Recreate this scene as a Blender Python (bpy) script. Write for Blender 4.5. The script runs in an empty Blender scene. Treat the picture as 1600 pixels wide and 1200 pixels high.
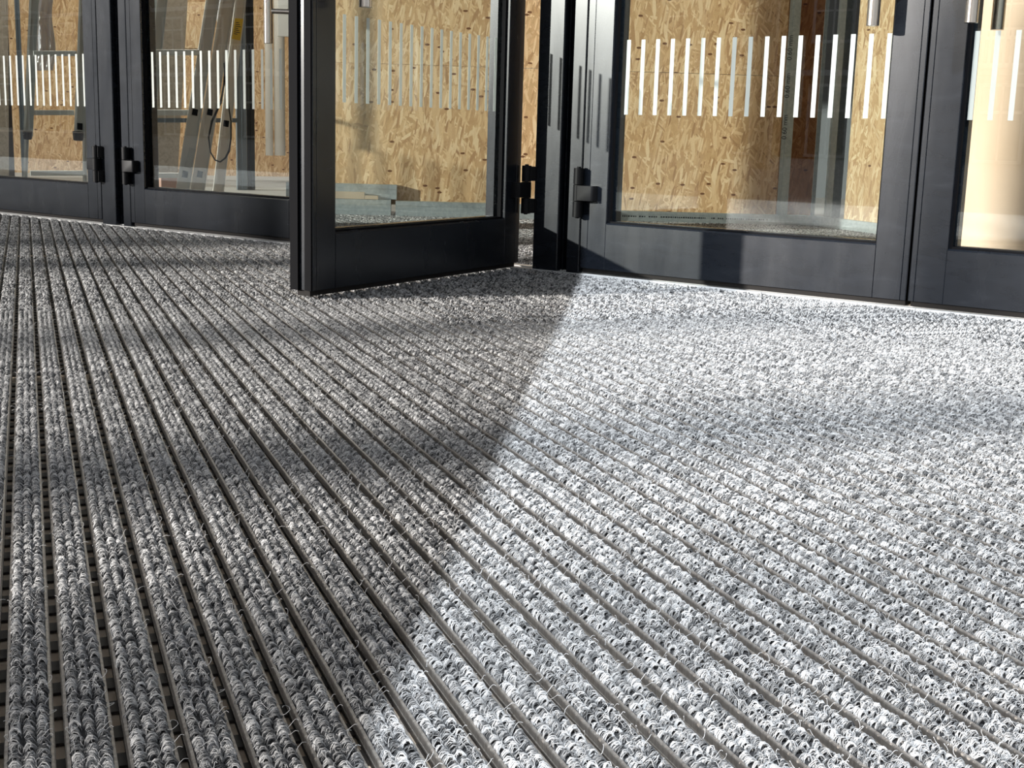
import bpy, bmesh, math, random
import numpy as np
from mathutils import Vector, Matrix
random.seed(7)
RNG = np.random.default_rng(11)
SC = bpy.context.scene
COL = SC.collection

# ------------------------------------------------------------------ camera
CAM = Vector((2.063495, -3.159844, 0.4))
RGT = Vector((0.79398381, 0.60729135, 0.02805213))
UPV = Vector((-0.13734446, 0.13423452, 0.98138552))
FWD = Vector((-0.59222138, 0.78305703, -0.18998824))
FPX = 2003.53
cd = bpy.data.cameras.new('camera'); cam = bpy.data.objects.new('camera', cd); COL.objects.link(cam)
cd.sensor_width = 36.0; cd.lens = 36.0 * FPX / 1600.0; cd.clip_start = 0.01; cd.clip_end = 400
cam.matrix_world = Matrix(((RGT.x, UPV.x, -FWD.x, CAM.x), (RGT.y, UPV.y, -FWD.y, CAM.y), (RGT.z, UPV.z, -FWD.z, CAM.z), (0, 0, 0, 1)))
SC.camera = cam

# ------------------------------------------------------------------ light
SC.view_settings.view_transform = 'Standard'; SC.view_settings.look = 'None'
SC.view_settings.exposure = 0.25; SC.view_settings.gamma = 1.0
try: SC.view_settings.use_curve_mapping = False
except Exception: pass
SC.cycles.max_bounces = 10; SC.cycles.transparent_max_bounces = 24
SC.cycles.caustics_reflective = False; SC.cycles.caustics_refractive = False
SC.cycles.sample_clamp_indirect = 6.0

w = bpy.data.worlds.new('sky'); SC.world = w; w.use_nodes = True
wn = w.node_tree; wn.nodes.clear()
sk = wn.nodes.new('ShaderNodeTexSky'); sk.sky_type = 'NISHITA'; sk.sun_disc = False
sk.sun_elevation = math.radians(38); sk.sun_rotation = math.radians(200); sk.air_density = 1.0; sk.dust_density = 2.0
bg = wn.nodes.new('ShaderNodeBackground'); bg.inputs[1].default_value = 0.10
wo = wn.nodes.new('ShaderNodeOutputWorld')
hs = wn.nodes.new('ShaderNodeHueSaturation'); hs.inputs['Saturation'].default_value = .35; wn.links.new(sk.outputs[0], hs.inputs['Color']); wn.links.new(hs.outputs[0], bg.inputs[0]); wn.links.new(bg.outputs[0], wo.inputs[0])

def sun(name, az, elev, strength, angle, color):
    d = bpy.data.lights.new(name, 'SUN'); o = bpy.data.objects.new(name, d); COL.objects.link(o)
    e = math.radians(elev); v = Vector((az[0], az[1], 0)).normalized() * math.cos(e); v.z = -math.sin(e)
    o.rotation_euler = v.to_track_quat('-Z', 'Y').to_euler(); o.location = (-v * 20)
    d.energy = strength; d.angle = math.radians(angle); d.color = color
    return o
SUN_A = (0.52, 0.85)          # low sun crossing the forecourt
BOUNCE_B = (-0.524, 0.852)       # added beam standing in for sun mirrored by the glass; canopy blocks the left
sun('low_sun', SUN_A, 11.9, 6.3, 0.9, (1.0, 0.955, 0.90))
sun('bounce_stand_in', BOUNCE_B, 50, 4.6, 0.35, (0.86, 0.93, 1.0))  # extra sun lamp, added in place of the reflected beam

def added_lamp(name, loc, size, power, color):
    d = bpy.data.lights.new(name, 'AREA'); d.size = size; d.energy = power; d.color = color
    o = bpy.data.objects.new(name, d); COL.objects.link(o); o.location = loc; return o
added_lamp('lobby_fill', (-5.0, 2.4, 2.74), 1.6, 62, (1.0, .93, .84))       # added fill lamp, brightens the storage end
added_lamp('rear_fill', (-.8, 4.4, 2.74), .8, 22, (1.0, .95, .9))           # added fill lamp, brightens the space behind the boarding
# ------------------------------------------------------------------ directions
S = Vector((-0.8468, 0.5319, 0)); T = Vector((0.5319, 0.8468, 0))
def ray(px, py): return FWD + RGT * ((px - 800) / FPX) - UPV * ((py - 600) / FPX)
def at(px, py, s):
    """the point seen at (px,py) on the upright plane square to the mat strips at distance s along them"""
    d = ray(px, py); k = (s - CAM.dot(S)) / d.dot(S); return CAM + d * k
def onv(px, py, P, D):
    n = Vector((-D[1], D[0], 0)); d = ray(px, py); k = (Vector((P[0], P[1], 0)) - CAM).dot(n) / d.dot(n); return CAM + d * k
def st(s, t, z=0.0): return S * s + T * t + Vector((0, 0, z))

# ------------------------------------------------------------------ materials
def mat(name, color=(.5, .5, .5), rough=.5, metal=0.0, spec=.5):
    m = bpy.data.materials.new(name); m.use_nodes = True
    b = m.node_tree.nodes['Principled BSDF']
    b.inputs['Base Color'].default_value = (*color, 1); b.inputs['Roughness'].default_value = rough
    b.inputs['Metallic'].default_value = metal; b.inputs['Specular IOR Level'].default_value = spec
    return m
def N(m, t, **kw):
    n = m.node_tree.nodes.new(t)
    for k, v in kw.items(): setattr(n, k, v)
    return n
def L(m, a, b): m.node_tree.links.new(a, b)
def B(m): return m.node_tree.nodes['Principled BSDF']
def math_node(m, op, a, b=None, clamp=False):
    n = N(m, 'ShaderNodeMath', operation=op); n.use_clamp = clamp
    for i, v in enumerate((a, b)):
        if v is None: continue
        if isinstance(v, (int, float)): n.inputs[i].default_value = v
        else: L(m, v, n.inputs[i])
    return n.outputs[0]
def mixc(m, fac, a, b):
    n = N(m, 'ShaderNodeMix', data_type='RGBA')
    for i, v in ((0, fac), (6, a), (7, b)):
        if isinstance(v, (int, float)): n.inputs[i].default_value = v
        elif isinstance(v, tuple): n.inputs[i].default_value = (*v, 1)
        else: L(m, v, n.inputs[i])
    return n.outputs[2]
def noise(m, co, scale, detail=3, rough=.5, dist=0):
    n = N(m, 'ShaderNodeTexNoise'); n.inputs['Scale'].default_value = scale; n.inputs['Detail'].default_value = detail
    n.inputs['Roughness'].default_value = rough; n.inputs['Distortion'].default_value = dist
    if co is not None: L(m, co, n.inputs['Vector'])
    return n
def ramp(m, fac, stops):
    r = N(m, 'ShaderNodeValToRGB'); L(m, fac, r.inputs[0]); e = r.color_ramp.elements
    while len(e) < len(stops): e.new(.5)
    for el, (p, c) in zip(e, stops): el.position = p; el.color = (*c, 1) if len(c) == 3 else c
    return r.outputs[0]
def objco(m): return N(m, 'ShaderNodeTexCoord').outputs['Object']
def mapped(m, co, scale=(1, 1, 1), rot=(0, 0, 0), loc=(0, 0, 0)):
    n = N(m, 'ShaderNodeMapping'); L(m, co, n.inputs[0]); n.inputs['Scale'].default_value = scale
    n.inputs['Rotation'].default_value = rot; n.inputs['Location'].default_value = loc; return n.outputs[0]

# anthracite powder coated door metal with wiped dust marks
M_FRAME = mat('anthracite_metal', (.03, .033, .038), .36, .0, .42)
co = objco(M_FRAME); nz = noise(M_FRAME, mapped(M_FRAME, co, (3, 3, 9)), 3.0, 5, .6, .6)
nz2 = noise(M_FRAME, mapped(M_FRAME, co, (1, 1, .25)), 9.0, 4, .6, .3)
L(M_FRAME, ramp(M_FRAME, nz.outputs[0], [(0.3, (.007, .0088, .0125)), (.62, (.011, .0135, .0185)), (.8, (.021, .024, .030))]), B(M_FRAME).inputs['Base Color'])
L(M_FRAME, ramp(M_FRAME, nz2.outputs[0], [(0.3, (.225,) * 3), (.7, (.29,) * 3)]), B(M_FRAME).inputs['Roughness'])
M_BLACK = mat('black_rubber', (.006, .006, .007), .7, 0, .06)
M_HINGE = mat('black_hinge_metal', (.006, .006, .007), .5, .0, .16)
M_BRUSH = mat('black_brush', (.012, .010, .009), .9)
M_STEEL = mat('brushed_steel', (.62, .56, .50), .26, 1.0)
M_THRESH = mat('threshold_aluminium', (.62, .62, .61), .5, .0)
M_ALU = mat('ladder_aluminium', (.66, .64, .60), .38, .25)
M_GALV = mat('galvanised_steel', (.50, .55, .56), .42, .65)
co = objco(M_GALV); gz = noise(M_GALV, co, 60, 3, .6)
L(M_GALV, ramp(M_GALV, gz.outputs[0], [(.3, (.42, .47, .48)), (.7, (.58, .63, .63))]), B(M_GALV).inputs['Base Color'])
M_STUDDARK = mat('blue_grey_stud', (.16, .19, .22), .4, .4)
M_POST = mat('black_post_paint', (.012, .013, .013), .5)
M_FEET = mat('brown_rubber_foot', (.03, .018, .012), .7)
M_CREAM = mat('cream_board', (.86, .72, .55), .7)
co = objco(M_CREAM); cz = noise(M_CREAM, co, 2.2, 2, .4)
L(M_CREAM, ramp(M_CREAM, cz.outputs[0], [(.3, (.66, .49, .34)), (.75, (.72, .57, .43))]), B(M_CREAM).inputs['Base Color'])
M_WHITE = mat('white_card', (.8, .8, .78), .6)
M_TUBE = mat('pale_tube', (.72, .68, .62), .45)
M_TAUPE = mat('taupe_plank', (.24, .205, .16), .75)
co = objco(M_TAUPE); tz = noise(M_TAUPE, mapped(M_TAUPE, co, (30, 30, 2)), 1.2, 5, .6, .8)
L(M_TAUPE, ramp(M_TAUPE, tz.outputs[0], [(.25, (.24, .19, .14)), (.5, (.36, .30, .235)), (.75, (.44, .37, .29))]), B(M_TAUPE).inputs['Base Color'])
M_YELLOW = mat('yellow_sticker', (.78, .50, .04), .5)
M_PRINT = mat('dark_print', (.03, .035, .04), .6)
M_STRAP = mat('black_strap', (.015, .015, .017), .5)
M_CARD = mat('raw_card', (.50, .40, .29), .8)
M_PIT = mat('brown_screed', (.8, .64, .48), .85)
pz = noise(M_PIT, objco(M_PIT), 30, 4, .6)
L(M_PIT, ramp(M_PIT, pz.outputs[0], [(.3, (.74, .56, .40)), (.7, (.90, .74, .56))]), B(M_PIT).inputs['Base Color'])
M_PAVE = mat('pale_concrete', (.55, .55, .52), .75)
pz = noise(M_PAVE, objco(M_PAVE), 1.2, 8, .7)
L(M_PAVE, ramp(M_PAVE, pz.outputs[0], [(.3, (.60, .60, .57)), (.7, (.82, .82, .78))]), B(M_PAVE).inputs['Base Color'])
M_CONC = mat('grey_screed', (.32, .31, .29), .8)
M_CEIL = mat('ceiling_white', (.7, .7, .68), .8)
M_SOFFIT = mat('canopy_metal', (.25, .26, .27), .5)

# weathered aluminium mat profile
M_PROF = mat('mat_profile_aluminium', (.42, .38, .34), .45, .7)
co = objco(M_PROF); n1 = noise(M_PROF, mapped(M_PROF, co, (4, 120, 40)), 2.5, 4, .6)
L(M_PROF, ramp(M_PROF, n1.outputs[0], [(.25, (.30, .26, .23)), (.5, (.44, .405, .37)), (.8, (.60, .57, .53))]), B(M_PROF).inputs['Base Color'])
M_LINK = mat('dark_link_strip', (.03, .024, .02), .6)

# carpet yarn: each fibre carries its own tone
def yarn(name, lo, hi):
    m = mat(name, (.2, .2, .2), .85, 0, .25)
    a = N(m, 'ShaderNodeAttribute'); a.attribute_name = 'tone'
    co = objco(m); nn = noise(m, mapped(m, co, (14, 14, 14)), 6, 2, .5)
    s_ = math_node(m, 'ADD', a.outputs['Fac'], math_node(m, 'MULTIPLY', math_node(m, 'SUBTRACT', nn.outputs[0], .5), .5), True)
    L(m, ramp(m, s_, [(0, lo), (.38, tuple(.35 * (x + y) for x, y in zip(lo, hi))), (1, hi)]), B(m).inputs['Base Color'])
    return m
M_YARN = yarn('grey_loop_yarn', (.060, .062, .065), (.66, .655, .65))
M_BACKING = mat('carpet_backing', (.035, .035, .037), .95)

# oriented strand board
def osb(name, tint=(1, 1, 1), dark=1.0):
    m = mat(name, (.6, .4, .2), .62, 0, .35)
    co = objco(m)
    warp = N(m, 'ShaderNodeTexNoise'); warp.inputs['Scale'].default_value = 5; L(m, co, warp.inputs['Vector'])
    col = None
    base = ramp(m, noise(m, co, 7, 4, .6).outputs[0], [(.3, (.44, .26, .115)), (.7, (.60, .40, .20))])
    col = base
    for i, (ang, sx, sy) in enumerate(((.2, 11, 62), (1.25, 9, 70), (-.55, 8, 50), (.8, 12, 95), (-1.1, 9, 58), (1.75, 14, 110), (1.45, 7, 44), (-1.4, 12, 88))):
        v = N(m, 'ShaderNodeTexVoronoi'); v.feature = 'F1'; v.inputs['Scale'].default_value = 1.0; v.inputs['Randomness'].default_value = 1.0
        mp = mapped(m, co, (sx, sy, 1), (0, 0, 0), (3.1 * i, 1.7 * i, 0))
        rt = N(m, 'ShaderNodeVectorRotate', rotation_type='Z_AXIS'); rt.inputs['Angle'].default_value = ang
        ad = N(m, 'ShaderNodeVectorMath', operation='MULTIPLY_ADD'); L(m, warp.outputs['Color'], ad.inputs[0]); ad.inputs[1].default_value = (.014, .014, 0); L(m, co, ad.inputs[2])
        L(m, ad.outputs[0], rt.inputs['Vector'])
        m.node_tree.links.remove(mp.node.inputs[0].links[0]); L(m, rt.outputs[0], mp.node.inputs[0])
        L(m, mp, v.inputs['Vector'])
        sep = N(m, 'ShaderNodeSeparateColor'); L(m, v.outputs['Color'], sep.inputs[0])
        mask = math_node(m, 'GREATER_THAN', sep.outputs[0], .58)
        edge = math_node(m, 'LESS_THAN', v.outputs['Distance'], .52)
        mask = math_node(m, 'MULTIPLY', mask, edge)
        c = ramp(m, sep.outputs[1], [(0, (.36, .19, .08)), (.10, (.50, .30, .14)), (.5, (.70, .49, .27)), (.88, (.84, .67, .43)), (.93, (.44, .25, .11)), (1, (.30, .15, .06))])
        col = mixc(m, mask, col, c)
    fine = noise(m, mapped(m, co, (40, 160, 1), (0, 0, .4)), 2, 3, .7)
    col = mixc(m, .25, col, mixc(m, fine.outputs[0], (.36, .2, .08), (.9, .74, .5)))
    spk = N(m, 'ShaderNodeTexVoronoi'); spk.inputs['Scale'].default_value = 1.0; L(m, mapped(m, co, (26, 55, 1), (0, 0, .9)), spk.inputs['Vector'])
    sp = N(m, 'ShaderNodeSeparateColor'); L(m, spk.outputs['Color'], sp.inputs[0])
    k = math_node(m, 'MULTIPLY', math_node(m, 'GREATER_THAN', sp.outputs[2], .975), math_node(m, 'LESS_THAN', spk.outputs['Distance'], .3))
    col = mixc(m, k, col, (.16, .07, .03))
    mul = N(m, 'ShaderNodeMix', data_type='RGBA', blend_type='MULTIPLY'); mul.inputs[0].default_value = 1
    L(m, col, mul.inputs[6]); mul.inputs[7].default_value = (tint[0] * dark, tint[1] * dark, tint[2] * dark, 1)
    L(m, mul.outputs[2], B(m).inputs['Base Color'])
    return m
M_OSB = osb('strand_board', (1.24, 1.18, 1.14))
M_OSBSHADE = osb('shaded_strand_board', (.74, .52, .36), 1.05)  # same board, browned to carry the shade it stands in
M_OSBPALE = osb('pale_strand_board', (1.0, 1.0, 1.0), .72)

# clear door glass: a straight-through pane with a mirror share by angle
def glass(name, tint=(.93, .96, .95), ior=1.5, boost=1.0):
    m = bpy.data.materials.new(name); m.use_nodes = True; nt = m.node_tree; nt.nodes.clear()
    tr = nt.nodes.new('ShaderNodeBsdfTransparent'); tr.inputs[0].default_value = (*tint, 1)
    gl = nt.nodes.new('ShaderNodeBsdfGlossy'); gl.inputs['Roughness'].default_value = 0.0
    ge = nt.nodes.new('ShaderNodeNewGeometry'); 
    # always use the outside angle so both faces of the pane behave alike
    m2 = nt.nodes.new('ShaderNodeMath'); m2.operation = 'MULTIPLY'; m2.inputs[1].default_value = boost; m2.use_clamp = True
    dt = nt.nodes.new('ShaderNodeVectorMath'); dt.operation = 'DOT_PRODUCT'; nt.links.new(ge.outputs['Normal'], dt.inputs[0]); nt.links.new(ge.outputs['Incoming'], dt.inputs[1])
    def mn(op, a, b=None):
        n = nt.nodes.new('ShaderNodeMath'); n.operation = op
        for i, v in enumerate((a, b)):
            if v is None: continue
            if isinstance(v, (int, float)): n.inputs[i].default_value = v
            else: nt.links.new(v, n.inputs[i])
        return n.outputs[0]
    c = mn('SUBTRACT', 1.0, mn('ABSOLUTE', dt.outputs['Value'])); f = mn('ADD', mn('MULTIPLY', mn('POWER', c, 5.0), .95), .065)
    nt.links.new(f, m2.inputs[0])
    mx = nt.nodes.new('ShaderNodeMixShader'); out = nt.nodes.new('ShaderNodeOutputMaterial')
    nt.links.new(m2.outputs[0], mx.inputs[0]); nt.links.new(tr.outputs[0], mx.inputs[1]); nt.links.new(gl.outputs[0], mx.inputs[2]); nt.links.new(mx.outputs[0], out.inputs[0])
    return m
M_GLASS = glass('door_glass')
M_WINGLASS = mat('street_window_glass', (.05, .06, .08), .06, 0, .8)
def film():
    m = bpy.data.materials.new('frosted_film'); m.use_nodes = True; nt = m.node_tree; nt.nodes.clear()
    d = nt.nodes.new('ShaderNodeBsdfDiffuse'); d.inputs[0].default_value = (.80, .84, .80, 1)
    t = nt.nodes.new('ShaderNodeBsdfTranslucent'); t.inputs[0].default_value = (.62, .66, .62, 1)
    p = nt.nodes.new('ShaderNodeBsdfTransparent')
    a = nt.nodes.new('ShaderNodeMixShader'); a.inputs[0].default_value = .35; b = nt.nodes.new('ShaderNodeMixShader'); b.inputs[0].default_value = .30
    o = nt.nodes.new('ShaderNodeOutputMaterial')
    nt.links.new(d.outputs[0], a.inputs[1]); nt.links.new(t.outputs[0], a.inputs[2]); nt.links.new(a.outputs[0], b.inputs[1]); nt.links.new(p.outputs[0], b.inputs[2]); nt.links.new(b.outputs[0], o.inputs[0])
    return m
M_FILM = film()
def sheet():
    m = bpy.data.materials.new('clear_plastic_sheet'); m.use_nodes = True; nt = m.node_tree
    b = nt.nodes['Principled BSDF']; b.inputs['Base Color'].default_value = (.50, .50, .54, 1); b.inputs['Roughness'].default_value = .18
    t = nt.nodes.new('ShaderNodeBsdfTransparent'); mx = nt.nodes.new('ShaderNodeMixShader'); mx.inputs[0].default_value = .42
    o = nt.nodes['Material Output']; nt.links.new(b.outputs[0], mx.inputs[1]); nt.links.new(t.outputs[0], mx.inputs[2]); nt.links.new(mx.outputs[0], o.inputs[0])
    return m
M_SHEET = sheet()

# ------------------------------------------------------------------ mesh helpers
class MB:
    def __init__(s): s.v = []; s.f = []
    def add(s, vs, fs):
        o = len(s.v); s.v += [tuple(v) for v in vs]; s.f += [tuple(i + o for i in f) for f in fs]; return s
    def box(s, a, b):
        x0, y0, z0 = (min(a[i], b[i]) for i in range(3)); x1, y1, z1 = (max(a[i], b[i]) for i in range(3))
        return s.add([(x0, y0, z0), (x1, y0, z0), (x1, y1, z0), (x0, y1, z0), (x0, y0, z1), (x1, y0, z1), (x1, y1, z1), (x0, y1, z1)],
                     [(0, 3, 2, 1), (4, 5, 6, 7), (0, 1, 5, 4), (1, 2, 6, 5), (2, 3, 7, 6), (3, 0, 4, 7)])
    def prism(s, pts, z0, z1):
        n = len(pts)
        return s.add([(x, y, z0) for x, y in pts] + [(x, y, z1) for x, y in pts],
                     [tuple(range(n))[::-1], tuple(range(n, 2 * n))] + [(i, (i + 1) % n, (i + 1) % n + n, i + n) for i in range(n)])
    def sweep(s, sec, p0, p1, u, v):
        """extrude a 2-D section (list of (a,b) along u,v) from p0 to p1"""
        n = len(sec); p0, p1, u, v = map(Vector, (p0, p1, u, v))
        return s.add([p0 + u * a + v * b for a, b in sec] + [p1 + u * a + v * b for a, b in sec],
                     [tuple(range(n))[::-1], tuple(range(n, 2 * n))] + [(i, (i + 1) % n, (i + 1) % n + n, i + n) for i in range(n)])
    def bar(s, p0, p1, wdt, dep, side):
        p0, p1, side = Vector(p0), Vector(p1), Vector(side); ax = (p1 - p0).normalized()
        side = (side - ax * side.dot(ax)).normalized(); dn = ax.cross(side)
        a, b = wdt / 2, dep / 2
        return s.sweep([(-a, -b), (a, -b), (a, b), (-a, b)], p0, p1, side, dn)
    def tube(s, p0, p1, r, n=20, r1=None):
        p0, p1 = Vector(p0), Vector(p1); ax = (p1 - p0).normalized()
        u = ax.orthogonal().normalized(); v = ax.cross(u); r1 = r if r1 is None else r1
        c = [(math.cos(2 * math.pi * i / n), math.sin(2 * math.pi * i / n)) for i in range(n)]
        return s.add([p0 + u * a * r + v * b * r for a, b in c] + [p1 + u * a * r1 + v * b * r1 for a, b in c],
                     [tuple(range(n))[::-1], tuple(range(n, 2 * n))] + [(i, (i + 1) % n, (i + 1) % n + n, i + n) for i in range(n)])
    def path(s, pts, r, n=8, flat=1.0):
        pts = [Vector(p) for p in pts]; rings = []
        up = Vector((0.31, .2, .93)).normalized()
        for i, p in enumerate(pts):
            t = (pts[min(i + 1, len(pts) - 1)] - pts[max(i - 1, 0)]).normalized(); u = t.cross(up).normalized(); v = u.cross(t)
            rings.append([p + u * math.cos(2 * math.pi * k / n) * r + v * math.sin(2 * math.pi * k / n) * r * flat for k in range(n)])
        vs = [q for rg in rings for q in rg]; fs = [tuple(range(n))[::-1], tuple(range(len(vs) - n, len(vs)))]
        for i in range(len(pts) - 1):
            for k in range(n): fs.append((i * n + k, i * n + (k + 1) % n, (i + 1) * n + (k + 1) % n, (i + 1) * n + k))
        return s.add(vs, fs)
    def build(s, name, material, parent=None, smooth=False, bevel=0):
        me = bpy.data.meshes.new(name); me.from_pydata(s.v, [], s.f); me.update()
        bm = bmesh.new(); bm.from_mesh(me); bmesh.ops.recalc_face_normals(bm, faces=bm.faces); bm.to_mesh(me); bm.free()
        me.materials.append(material)
        o = bpy.data.objects.new(name, me); COL.objects.link(o)
        if parent: o.parent = parent
        if smooth:
            me.shade_smooth()
            try: me.set_sharp_from_angle(angle=math.radians(40))
            except Exception: pass
        if bevel:
            b = o.modifiers.new('bevel', 'BEVEL'); b.width = bevel; b.segments = 2; b.limit_method = 'ANGLE'
        return o
def tag(o, label=None, cat=None, group=None, kind=None):
    if label: o['label'] = label
    if cat: o['category'] = cat
    if group: o['group'] = group
    if kind: o['kind'] = kind
    return o
def empty(name, loc=(0, 0, 0), rz=0):
    o = bpy.data.objects.new(name, None); COL.objects.link(o); o.location = loc; o.rotation_euler = (0, 0, rz); o.empty_display_size = .1; return o
def struct(o, label, cat): return tag(o, label, cat, kind='structure')

# ------------------------------------------------------------------ ground, pit and street
S0, S1, T0, T1 = -3.29, 3.01, -2.136, 2.234
def clip_poly(poly, n, d):
    """keep the side where p.n >= d"""
    out = []
    for i in range(len(poly)):
        a, b = poly[i], poly[(i + 1) % len(poly)]; da, db = a.dot(n) - d, b.dot(n) - d
        if da >= 0: out.append(a)
        if da * db < 0: out.append(a + (b - a) * (da / (da - db)))
    return out
def slab_set(side, name, material, z0, z1, ymin, ymax):
    BIG = 60; m = MB()
    rects = [(-BIG, S0, -BIG, BIG), (S1, BIG, -BIG, BIG), (S0, S1, -BIG, T0), (S0, S1, T1, BIG)]
    for (a, b, c, d) in rects:
        p = [st(a, c), st(b, c), st(b, d), st(a, d)]
        p = clip_poly(p, Vector((0, 1, 0)), ymin); p = clip_poly(p, Vector((0, -1, 0)), -ymax) if p else p
        p = clip_poly(p, Vector((1, 0, 0)), -45 if side == 'o' else -12) if p else p
        p = clip_poly(p, Vector((-1, 0, 0)), -45 if side == 'o' else -9) if p else p
        if len(p) > 2: m.prism([(q.x, q.y) for q in p], z0, z1)
    return m.build(name, material)
struct(slab_set('o', 'pavement', M_PAVE, -.06, -.002, -5.2, .03), 'pale sunlit concrete paving of the forecourt around the entrance mat', 'pavement')
M_ASPH = mat('dark_asphalt', (.06, .06, .062), .85)
struct(slab_set('o', 'road', M_ASPH, -.06, -.002, -55, -5.2), 'dark asphalt street beyond the pale paving', 'road')
struct(slab_set('i', 'floor', M_CONC, -.06, -.002, .03, 9), 'grey floor inside the boarded lobby', 'floor')
m = MB(); m.prism([tuple(st(a, b)[:2]) for a, b in ((S0, T0), (S1, T0), (S1, T1), (S0, T1))], -.06, -.0156)
struct(m.build('floor_pit', M_PIT), 'brown screed at the bottom of the mat well, seen through the gaps', 'floor')

# ------------------------------------------------------------------ entrance mat
PITCH = 0.038; LEN = 2.1; CW = 0.0248
PIECE = .35
def carpet_mesh(seed, npc, lod):
    g = np.random.default_rng(seed); LEN = PIECE * npc
    rows, pit = (3, 4, 4)[lod], (.0045, .0052, .0105)[lod]
    nl = int(round(LEN / pit)); pit = LEN / nl; K, R, NF = ((6, 3, 7), (5, 3, 2), (4, 3, 1))[lod]; big = (.74, 1.3, 3.6)[lod]
    th = np.linspace(-.12, math.pi + .12, K)
    idx = np.array([(i, r, f) for i in range(nl) for r in range(rows) for f in range(NF)])
    n = len(idx)
    li, ri, fi = idx.T
    lg = g.random((nl, rows, 6))
    lr = lg[li, ri]
    cx = (ri + .5) * (CW / rows) + (lr[:, 0] - .5) * (.0018, .0042, .002)[lod]
    cy = .002 + li * pit + (ri % 2) * pit * .45 + (lr[:, 1] - .5) * (.0022, .0040, .002)[lod] + g.normal(0, .00085, n)
    cy = np.clip(cy, .0008, LEN - .0008)
    rad = (.0036 if rows == 3 else .0029) + (lr[:, 2] - .5) * .0014 + g.normal(0, .00065, n)
    hgt = .0054 + (lr[:, 3] - .5) * (.0026, .0046, .002)[lod] + g.normal(0, .0007, n)
    lean = (lr[:, 4] - .5) * .0034 + g.normal(0, .0008, n)
    yaw = (lr[:, 5] - .5) * .9 + g.normal(0, .25, n)
    x = -np.cos(th)[None] * rad[:, None]; z = np.sin(th)[None] * hgt[:, None]; y = np.sin(th)[None] * lean[:, None] + g.normal(0, .00030, (n, K))
    cx = (cx - CW / 2) * 1.07 + CW / 2
    px = cx[:, None] + x * np.cos(yaw)[:, None] - y * np.sin(yaw)[:, None]
    py = cy[:, None] + x * np.sin(yaw)[:, None] * .8 + y
    pz = -.0052 + z
    P = np.stack([px, py, pz], -1)                       # n,K,3
    # a few stray curled hairs
    Tn = np.gradient(P, axis=1); Tn /= np.linalg.norm(Tn, axis=2, keepdims=True) + 1e-9
    side = np.array([0., 1, 0])[None, None]; U = side - Tn * (Tn * side).sum(-1, keepdims=True); U /= np.linalg.norm(U, axis=2, keepdims=True) + 1e-9
    V = np.cross(Tn, U); fr = (.00050 + g.random(n) * .00026)[:, None, None] * big
    ang = np.arange(R) * 2 * np.pi / R
    ring = P[:, :, None] + (U[:, :, None] * np.cos(ang)[None, None, :, None] + V[:, :, None] * np.sin(ang)[None, None, :, None]) * fr[..., None]
    verts = ring.reshape(-1, 3)
    base = (np.arange(n) * K * R)[:, None, None]
    k = np.arange(K - 1)[None, :, None]; a = np.arange(R)[None, None, :]
    q = np.stack([base + k * R + a, base + k * R + (a + 1) % R, base + (k + 1) * R + (a + 1) % R, base + (k + 1) * R + a], -1).reshape(-1, 4)
    lt = g.random((nl, rows)); tone = np.clip(lt[li, ri] * (.80, 1.30, .9)[lod] + g.random(n) * (.50, .40, .4)[lod] - (.12, .32, .12)[lod], 0, 1)
    tones = np.repeat(tone, K * R)
    # stray fibres
    ns = (95 * npc, 14 * npc, 1)[lod]; Ks = 9
    sv = []; sf = []; o = len(verts); stn = []
    for j in range(ns):
        p = np.array([g.uniform(0, CW), g.uniform(.01, LEN - .01), -.0004]); d = g.uniform(0, 6.28); cur = g.normal(0, 1.1); ln = g.uniform(.0005, .0013) * (1.6 if j % 7 == 0 else 1)
        pts = [p.copy()]
        for q_ in range(Ks - 1):
            d += cur * .45 + g.normal(0, .25); p = p + np.array([math.cos(d) * ln, math.sin(d) * ln, math.sin(q_ / (Ks - 2) * math.pi) * .0009 - (.0004 if q_ > 5 else -.0003)]); pts.append(p.copy())
        pts = np.array(pts); pts[:, 2] = np.clip(pts[:, 2], -.003, .006); tt = np.gradient(pts, axis=0); tt /= np.linalg.norm(tt, axis=1, keepdims=True)
        uu = np.cross(tt, [0, 0, 1.]); uu /= np.linalg.norm(uu, axis=1, keepdims=True) + 1e-9; vv = np.cross(uu, tt)
        for i_ in range(Ks):
            for c_ in range(3): sv.append(pts[i_] + (uu[i_] * math.cos(c_ * 2.094) + vv[i_] * math.sin(c_ * 2.094)) * .00022)
        for i_ in range(Ks - 1):
            for c_ in range(3): sf.append((o + i_ * 3 + c_, o + i_ * 3 + (c_ + 1) % 3, o + (i_ + 1) * 3 + (c_ + 1) % 3, o + (i_ + 1) * 3 + c_))
        o += Ks * 3; stn += [.75 + .25 * g.random()] * (Ks * 3)
    verts = np.concatenate([verts, np.array(sv)]); faces = np.concatenate([q, np.array(sf)]); tones = np.concatenate([tones, np.array(stn)])
    # woven backing under the loops
    o = len(verts)
    bx = np.array([(x_, y_, z_) for z_ in (-.0085, -.0040) for x_, y_ in ((-.0004, 0), (CW + .0004, 0), (CW + .0004, LEN), (-.0004, LEN))])
    bf = np.array([(0, 3, 2, 1), (4, 5, 6, 7), (0, 1, 5, 4), (1, 2, 6, 5), (2, 3, 7, 6), (3, 0, 4, 7)]) + o
    verts = np.concatenate([verts, bx]); tones = np.concatenate([tones, np.zeros(8)]); nb = len(faces); faces = np.concatenate([faces, bf])
    me = bpy.data.meshes.new('carpet_insert')
    me.vertices.add(len(verts)); me.vertices.foreach_set('co', verts.astype(np.float32).ravel())
    me.loops.add(len(faces) * 4); me.loops.foreach_set('vertex_index', faces.astype(np.int32).ravel())
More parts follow.
